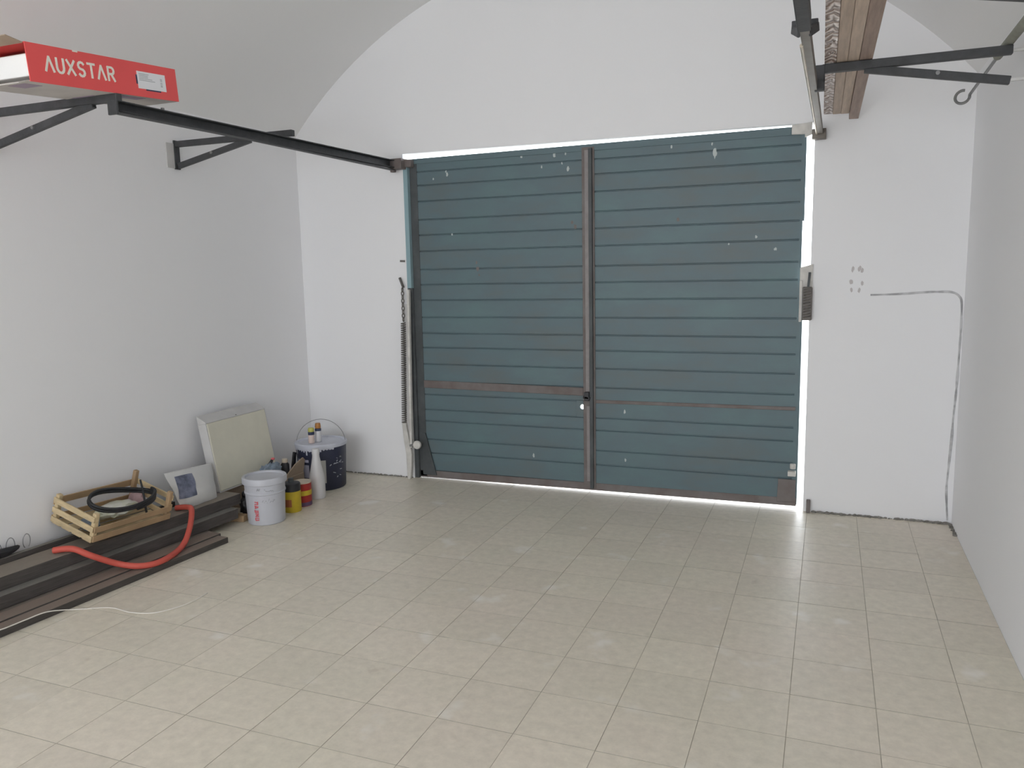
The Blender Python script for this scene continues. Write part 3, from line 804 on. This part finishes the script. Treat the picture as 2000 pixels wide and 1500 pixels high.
# black hose ring, bag and cloth in the crate
def ring(cx, cy, rx, ry, z0, turns, zamp=0.01, n=36):
    return [cpt(cx + (rx + 0.006 * math.sin(k * 0.37)) * math.cos(2 * math.pi * k / n), cy + ry * math.sin(2 * math.pi * k / n), z0 + zamp * math.sin(4 * math.pi * k / n) + 0.016 * k / n) for k in range(int(turns * n))]
m = MB(); m.tube(ring(-0.120, 0.275, 0.120, 0.200, 0.132, 2.3), 0.0085, n=8); tag(m.build('hose_coil', M['black'], smooth=True), 'black hose coiled in a ring on top of the crate', 'hose')
m = MB(); m.tube(spline([cpt(-0.16, 0.42, 0.215), cpt(-0.10, 0.40, 0.16), cpt(-0.06, 0.39, 0.10), cpt(-0.05, 0.41, 0.03)], 6), 0.006, n=8); tag(m.build('cable_end', M['black'], smooth=True), 'short black cable standing up inside the crate', 'cable')
c_ = cpt(-0.15, 0.27, 0.070)
m = MB(); m.blob(c_, (0.085, 0.13, 0.040), 3, 0.3, 3.5, 4); tag(m.build('plastic_bag', M['green_plastic'], smooth=True), 'crumpled pale green and white plastic bag inside the crate', 'bag')
c_ = cpt(-0.215, 0.475, 0.055)
m = MB(); m.blob(c_, (0.055, 0.035, 0.05), 3, 0.3, 3.0, 9); tag(m.build('cloth', M['pink_cloth'], smooth=True), 'pink rag in the far corner of the crate', 'rag')
c_ = cpt(-0.11, 0.072, 0.05)
m = MB(); m.blob(c_, (0.06, 0.042, 0.04), 3, 0.3, 3.0, 14); tag(m.build('cloth', M['blue_cloth'], smooth=True), 'dark grey blue rag behind the crate near end slats', 'rag')

# ------------------------------------------------------------------ red hose, cord, wire loops
hp = [(-3.745, 2.855, 0.192), (-3.66, 2.90, 0.194), (-3.585, 2.945, 0.150), (-3.515, 3.045, 0.078), (-3.415, 3.105, 0.056), (-3.372, 3.215, 0.053), (-3.430, 3.415, 0.058), (-3.490, 3.545, 0.118), (-3.560, 3.645, 0.196), (-3.625, 3.675, 0.200), (-3.690, 3.650, 0.196)]
m = MB(); m.tube(spline(hp, 10), 0.0165, n=14); tag(m.build('hose', M['hose'], smooth=True), 'thick red orange rubber hose curving over the beams and boards', 'hose')
cp = [(-3.48, 2.18, 0.041), (-3.43, 2.305, 0.041), (-3.42, 2.36, 0.041), (-3.415, 2.43, 0.041), (-3.405, 2.52, 0.040), (-3.388, 2.590, 0.024), (-3.360, 2.656, 0.004), (-3.223, 2.724, 0.004), (-3.082, 2.716, 0.004), (-2.970, 2.748, 0.004), (-2.905, 2.845, 0.004), (-2.889, 2.948, 0.004), (-2.896, 3.027, 0.004)]
m = MB(); m.tube(spline(cp, 8), 0.0028, n=6); tag(m.build('cord', M['cord'], smooth=True), 'thin white cord trailing from the front board across the floor', 'cord')
t = thing('wire', 'thin grey wire loops standing against the wall behind the beams', 'wire', (-3.9, 2.75, 0.2))
for q, (y, r) in enumerate(((2.74, 0.035), (2.83, 0.030), (2.67, 0.028))):
    m = MB(); m.tube([(-3.905 + 0.004 * math.sin(a), y + r * 0.7 * math.cos(a), 0.235 + r * 1.3 * math.sin(a)) for a in [math.radians(k) for k in range(-60, 241, 20)]], 0.0022, n=6); tp(m, 'loop', M['wire'], smooth=True)
m = MB(); m.blob((-3.888, 2.58, 0.222), (0.028, 0.20, 0.026), 3, 0.3, 4, 21, zmin=0.201); tag(m.build('cable_bundle', M['black'], smooth=True), 'bundle of black cable stuffed behind the beams at the wall', 'cable')

# ------------------------------------------------------------------ low cardboard box, cream panel, sack, cloth, bag behind the buckets
t = thing('cardboard_box', 'low brown cardboard box with one raised flap beside the navy bucket', 'box', (-3.77, 4.50, 0))
m = MB(); m.box(-3.91, -3.555, 4.30, 4.765, 0.0, 0.16); tp(m, 'body', M['card'], bevel=0.004)
m = MB(); m.prism([(4.53, 0.15), (4.765, 0.15), (4.795, 0.245), (4.775, 0.265), (4.68, 0.235)], -3.575, -3.565, 'x'); tp(m, 'flap', M['card'])
m = MB(); m.prism([(4.74, 0.15), (4.775, 0.155), (4.805, 0.29), (4.78, 0.30)], -3.66, -3.644, 'x'); tp(m, 'tape', M['black_plastic'])
pl = math.atan2(0.075, 0.42)
t = thing('enclosure_panel', 'cream metal panel with grey rim leaning on the wall behind the white bucket', 'panel', (-3.705, 4.36, 0.178), (0, -pl, 0))
PW, PH, PT = 0.60, 0.475, 0.07
m = MB(); m.box(-0.012, 0.0, -PW / 2 + 0.008, PW / 2 - 0.008, 0.008, PH - 0.008); m.build('front', M['cream_paint'], t, bevel=0.006)
m = MB()
m.prism([(-0.001, PH - 0.008), (-0.001, PH - 0.002), (-PT, PH + 0.052), (-PT, PH - 0.008)], -PW / 2, PW / 2); m.build('rim_top', M['grey_paint'], t, bevel=0.003)
for s_ in (-1, 1):
    m = MB(); y = s_ * (PW / 2 - 0.004); m.box(-PT, -0.003, y - 0.004, y + 0.004, 0, PH - 0.008); m.build('rim_side', M['grey_paint'], t, bevel=0.003)
m = MB(); m.box(-PT, -0.004, -PW / 2, PW / 2, 0, 0.008); m.build('rim_bottom', M['grey_paint'], t)
m = MB(); m.box(-PT, -PT + 0.004, -PW / 2, PW / 2, 0, PH); m.build('back', M['grey_paint'], t)
m = MB(); m.lathe([(0, 0), (0.007, 0), (0.005, 0.004), (0, 0.005)], 10, (-0.008, 0.0, PH + 0.001)); m.build('screw', M['spring'], t)
# white sack with picture
t = thing('sack', 'white sack with a dark blue picture leaning behind the crate', 'sack', (-3.70, 3.83, 0.18))
def sack_pt(u, v, s_):
    # u along width (0..1), v up (0..1)
    y = 3.68 + 0.30 * u - 0.02 * v + 0.10 * (v * (u - 0.3))
    x = -3.665 - 0.075 * v
    z = 0.178 + 0.235 * v * (1 - 0.12 * u) + 0.01 * noise.noise(Vector((u * 3, v * 3, 2)))
    b = 0.05 * (max(0.0, math.sin(math.pi * min(max(u, .001), .999))) ** 0.5) * (max(0.0, math.sin(math.pi * min(max(v, .02), .98))) ** 0.5)
    return Vector((x + s_ * b + 0.006 * noise.noise(Vector((u * 5, v * 5, s_))), y, z))
m = MB(); N = 14
for s_ in (-1, 1):
    vs = [sack_pt(i / N, j / N, s_) for j in range(N + 1) for i in range(N + 1)]
    m.add(vs, [(j * (N + 1) + i, j * (N + 1) + i + 1, (j + 1) * (N + 1) + i + 1, (j + 1) * (N + 1) + i) for j in range(N) for i in range(N)])
for side in ('u0', 'u1', 'v0', 'v1'):
    for k in range(N):
        a, b = k / N, (k + 1) / N
        q = {'u0': ((0, a), (0, b)), 'u1': ((1, a), (1, b)), 'v0': ((a, 0), (b, 0)), 'v1': ((a, 1), (b, 1))}[side]
        m.add([sack_pt(*q[0], -1), sack_pt(*q[1], -1), sack_pt(*q[1], 1), sack_pt(*q[0], 1)], [(0, 1, 2, 3)])
tp(m, 'body', M['sack'], smooth=True)
m = MB(); K = 8
vs = [sack_pt(0.02 + 0.34 * i / K + 0.10 * j / K, 0.30 + 0.58 * j / K, 1) + Vector((0.003, 0, 0)) for j in range(K + 1) for i in range(K + 1)]
vs += [v + Vector((-0.002, 0, 0)) for v in vs]
q = (K + 1) ** 2
fs = [(j * (K + 1) + i, j * (K + 1) + i + 1, (j + 1) * (K + 1) + i + 1, (j + 1) * (K + 1) + i) for j in range(K) for i in range(K)]
m.add(vs, fs + [tuple(a + q for a in f) for f in fs]); tp(m, 'picture', M['picture'], smooth=True)

m = MB(); m.blob((-3.615, 4.46, 0.215), (0.050, 0.11, 0.075), 4, 0.35, 3.2, 5, zmin=0.162); tag(m.build('cloth', M['blue_cloth'], smooth=True), 'crumpled grey blue cloth on the cardboard box behind the white bucket', 'cloth')
t = thing('brush', 'paint brush with red tipped handle on the grey blue cloth', 'brush', (-3.66, 4.46, 0.28))
m = MB(); m.tube([(-3.62, 4.45, 0.275), (-3.61, 4.48, 0.310)], [0.012, 0.010], n=8); tp(m, 'handle', M['black_plastic'])
m = MB(); m.blob((-3.608, 4.486, 0.318), (0.014, 0.014, 0.010), 2, 0.1, 2, 1); tp(m, 'tip', M['red_letter'])
t = thing('jar', 'small dark jar with tan cap beside the grey blue cloth', 'jar', (-3.645, 4.60, 0.16))
m = MB(); m.lathe([(0, 0), (0.03, 0), (0.03, 0.085), (0.02, 0.10), (0, 0.10)], 16, (-3.615, 4.625, 0.16)); tp(m, 'body', M['black_plastic'], smooth=True)
m = MB(); m.lathe([(0, 0.10), (0.021, 0.10), (0.021, 0.125), (0, 0.127)], 16, (-3.615, 4.625, 0.16)); tp(m, 'cap', M['can_lid'], smooth=True)
m = MB(); m.blob((-3.585, 4.205, 0.07), (0.065, 0.080, 0.085), 4, 0.2, 2.6, 11, zmin=0.0); m.blob((-3.60, 4.17, 0.150), (0.022, 0.022, 0.026), 2, 0.3, 3, 2)
tag(m.build('plastic_bag', M['black_plastic'], smooth=True), 'knotted black plastic bag between beam ends and white bucket', 'bag')

# ------------------------------------------------------------------ buckets, cans, bottles
t = thing('bucket', 'white plastic bucket with vertical red lettering', 'bucket', (-3.395, 4.125, 0))
m = MB(); m.lathe([(0.112, 0.0), (0.118, 0.006), (0.126, 0.200), (0.131, 0.204), (0.131, 0.212), (0.127, 0.216), (0.129, 0.262), (0.136, 0.266), (0.136, 0.280)], 40); m.build('body', M['bucket_white'], t, smooth=True)
m = MB(); m.lathe([(0.0, 0.297), (0.118, 0.297), (0.122, 0.308), (0.138, 0.308), (0.142, 0.300), (0.142, 0.268), (0.137, 0.266)], 40); m.build('lid', M['bucket_white'], t, smooth=True)
m = MB()
def onbucket(ang, z, r=None):
    rr = 0.1185 + (0.126 - 0.118) * z / 0.2 + 0.0012 if r is None else r
    return Vector((rr * math.cos(ang), rr * math.sin(ang), z))
base_a = math.radians(-78)
for k in range(5):
    z = 0.038 + k * 0.027
    for q in (((0, 0, 1, .2), (0, 1, 1, .8), (0, 0, 0, 1)), ((0, .1, 1, .1), (0, .9, 1, .9), (.1, .1, .9, .9)), ((0, 0, 1, 0), (0, .5, 1, .5), (0, 0, 0, .9)), ((0, 0, 1, .5), (0, 1, 1, .5), (.2, .2, .2, .8)), ((0, 0, 1, 0), (.9, 0, .9, 1), (.1, .9, .9, .6)))[k]:
        a = onbucket(base_a - 0.12 + q[0] * 0.20, z + q[1] * 0.018); b = onbucket(base_a - 0.12 + q[2] * 0.20, z + q[3] * 0.018)
        m.bar(a, b, 0.007, 0.002, a.normalized())
m.build('red_lettering', M['red_letter'], t)
m = MB()
for k in range(9):
    a0 = base_a + 0.30 + k * 0.075; z = random.uniform(0.150, 0.165)
    p, q = onbucket(a0, z), onbucket(a0 + random.uniform(.03, .06), z + random.uniform(-.004, .02))
    m.bar(p, q, 0.003, 0.0016, p.normalized())
for k in range(7):
    a0 = base_a + 0.42 + k * 0.07; z = random.uniform(0.225, 0.25)
    p, q = onbucket(a0, z, 0.1295), onbucket(a0 + .05, z + random.uniform(-.008, .012), 0.1300)
    m.bar(p, q, 0.004, 0.0016, p.normalized())
for k in range(3):
    p, q = onbucket(base_a + 0.06 + k * .05, 0.235 + 0.006 * (k % 2), 0.1298), onbucket(base_a + 0.12 + k * .05, 0.25 - 0.008 * (k % 2), 0.1300)
    m.bar(p, q, 0.006, 0.0016, p.normalized())
m.build('grey_print', M['grey_print'], t)['kind'] = 'stuff'

t = thing('tin', 'yellow tin with dark shoulder beside the white bucket', 'tin', (-3.372, 4.365, 0))
m = MB(); m.lathe([(0.060, 0), (0.062, 0.004), (0.062, 0.142), (0.060, 0.144)], 28); m.build('label_band', M['yellow'], t, smooth=True)
m = MB(); m.lathe([(0.0615, 0.144), (0.0615, 0.188), (0.058, 0.196), (0.04, 0.200), (0.0, 0.200)], 28); m.build('shoulder', M['black_plastic'], t, smooth=True)
m = MB(); m.lathe([(0.018, 0.200), (0.018, 0.228), (0.0, 0.230)], 16); m.build('cap', M['door_dark'], t, smooth=True)
m = MB(); m.lathe([(0.0632, 0.040), (0.0634, 0.092)], 10, a0=math.radians(-100), a1=math.radians(-55)); m.build('brown_patch', M['can_brown'], t)
t = thing('tin', 'red and yellow tin with pale lid between yellow tin and white bottle', 'tin', (-3.388, 4.505, 0))
m = MB(); m.lathe([(0.062, 0), (0.064, 0.004), (0.064, 0.158), (0.0655, 0.162), (0.0655, 0.168), (0.060, 0.168)], 28); m.build('body', M['can_red'], t, smooth=True)
m = MB(); m.lathe([(0.060, 0.166), (0.048, 0.163), (0.0, 0.164)], 28); m.lathe([(0.0655, 0.162), (0.066, 0.170), (0.059, 0.170)], 28); m.build('lid', M['can_lid'], t, smooth=True)
m = MB(); m.lathe([(0.0648, 0.078), (0.0648, 0.112)], 28); m.build('yellow_band', M['yellow'], t, smooth=True)
m = MB(); m.lathe([(0.0648, 0.004), (0.0648, 0.030)], 28); m.build('purple_band', M['purple_dark'], t, smooth=True)
t = thing('bottle', 'tall white plastic bottle with narrow neck in front of navy bucket', 'bottle', (-3.392, 4.69, 0))
m = MB(); m.lathe([(0.052, 0), (0.056, 0.006), (0.056, 0.130), (0.053, 0.165), (0.040, 0.225), (0.030, 0.280), (0.026, 0.300), (0.024, 0.335)], 28); m.build('body', M['bottle'], t, smooth=True)
m = MB(); m.lathe([(0.027, 0.322), (0.027, 0.358), (0.024, 0.362), (0.0, 0.362)], 20); m.build('cap', M['bottle'], t, smooth=True)
m = MB(); m.lathe([(0.0566, 0.035), (0.0566, 0.120)], 10, a0=math.radians(-165), a1=math.radians(-112)); m.build('label_edge', M['can_brown'], t)

t = thing('paint_bucket', 'large navy paint bucket with pale splashed lid and wire handle', 'bucket', (-3.552, 4.985, 0))
m = MB(); m.lathe([(0.168, 0), (0.173, 0.006), (0.186, 0.318), (0.190, 0.322), (0.190, 0.330)], 44); m.build('body', M['navy'], t, smooth=True)
m = MB(); m.lathe([(0.0, 0.342), (0.165, 0.342), (0.170, 0.352), (0.188, 0.352), (0.194, 0.345), (0.194, 0.326), (0.189, 0.322)], 44); m.build('lid', M['lid'], t, smooth=True)
m = MB()
for k in range(40):
    a = math.radians(-170 + k * 3.6); ln = (0.012 + 0.028 * abs(noise.noise(Vector((k * .53, 3, 1)))) + (0.03 if k % 9 == 4 else 0)) * (1.0 if k < 26 else 0.5)
    r0, r1 = 0.1908, 0.1875
    pts = [(r0, 0.334), (r0, 0.325 - ln * 0.3), (r1, 0.322 - ln)]
    m.lathe(pts, 2, a0=a, a1=a + math.radians(3.7))
m.build('paint_drips', M['lid'], t)
m = MB(); m.tube([(0.192 * math.cos(a) * 0.98, 0.06 * math.sin(a) * 0.4, 0.325 + 0.185 * math.sin(a)) for a in [math.radians(k) for k in range(0, 181, 9)]], 0.0024, n=6)
h_ = m.build('handle', M['wire'], t, smooth=True); h_.rotation_euler = (0, 0, math.radians(20))
m = MB(); m.lathe([(0.1768, 0.060), (0.1850, 0.235)], 12, a0=math.radians(-74), a1=math.radians(-46)); m.build('paper_label', M['paper_grey'], t, smooth=True)
m = MB(); m.lathe([(0.1780, 0.100), (0.1822, 0.200)], 12, a0=math.radians(-122), a1=math.radians(-86)); m.lathe([(0.1835, 0.220), (0.1845, 0.240)], 12, a0=math.radians(-122), a1=math.radians(-86)); m.build('lilac_label', M['lilac'], t, smooth=True)
m = MB()
for k in range(16):
    a = math.radians(random.uniform(-38, 0)); z = random.choice((0.19, 0.205, 0.25, 0.14, 0.10)) + random.uniform(-.01, .01); r = 0.1745 + 0.0132 * z / 0.32 + 0.001
    p = Vector((r * math.cos(a), r * math.sin(a), z)); a += random.uniform(.05, .12); q = Vector((r * math.cos(a), r * math.sin(a), z + random.uniform(-.008, .012)))
    m.bar(p, q, 0.005, 0.0016, p.normalized())
m.build('white_print', M['grey_print'], t)['kind'] = 'stuff'
t = thing('small_bottle', 'small pale bottle with yellow green cap on the navy bucket lid', 'bottle', (-3.585, 4.915, 0.343))
m = MB(); m.lathe([(0.020, 0), (0.023, 0.004), (0.023, 0.065), (0.018, 0.075)], 18); m.build('body', M['pink_pale'], t, smooth=True)
m = MB(); m.lathe([(0.0235, 0.064), (0.0235, 0.085), (0.018, 0.087), (0, 0.087)], 18); m.build('collar', M['navy_print'], t, smooth=True)
m = MB(); m.lathe([(0.021, 0.087), (0.024, 0.100), (0.020, 0.116), (0, 0.118)], 18); m.build('cap', M['cap_yellow'], t, smooth=True)
t = thing('small_bottle', 'small white bottle with orange brown cap on the navy bucket lid', 'bottle', (-3.565, 4.975, 0.343))
m = MB(); m.lathe([(0.020, 0), (0.023, 0.004), (0.023, 0.085), (0.018, 0.095)], 18); m.build('body', M['bottle'], t, smooth=True)
m = MB(); m.lathe([(0.0235, 0.084), (0.0235, 0.102), (0.018, 0.104), (0, 0.104)], 18); m.build('collar', M['navy_print'], t, smooth=True)
m = MB(); m.lathe([(0.020, 0.104), (0.022, 0.116), (0.019, 0.142), (0, 0.144)], 18); m.build('cap', M['cap_orange'], t, smooth=True)
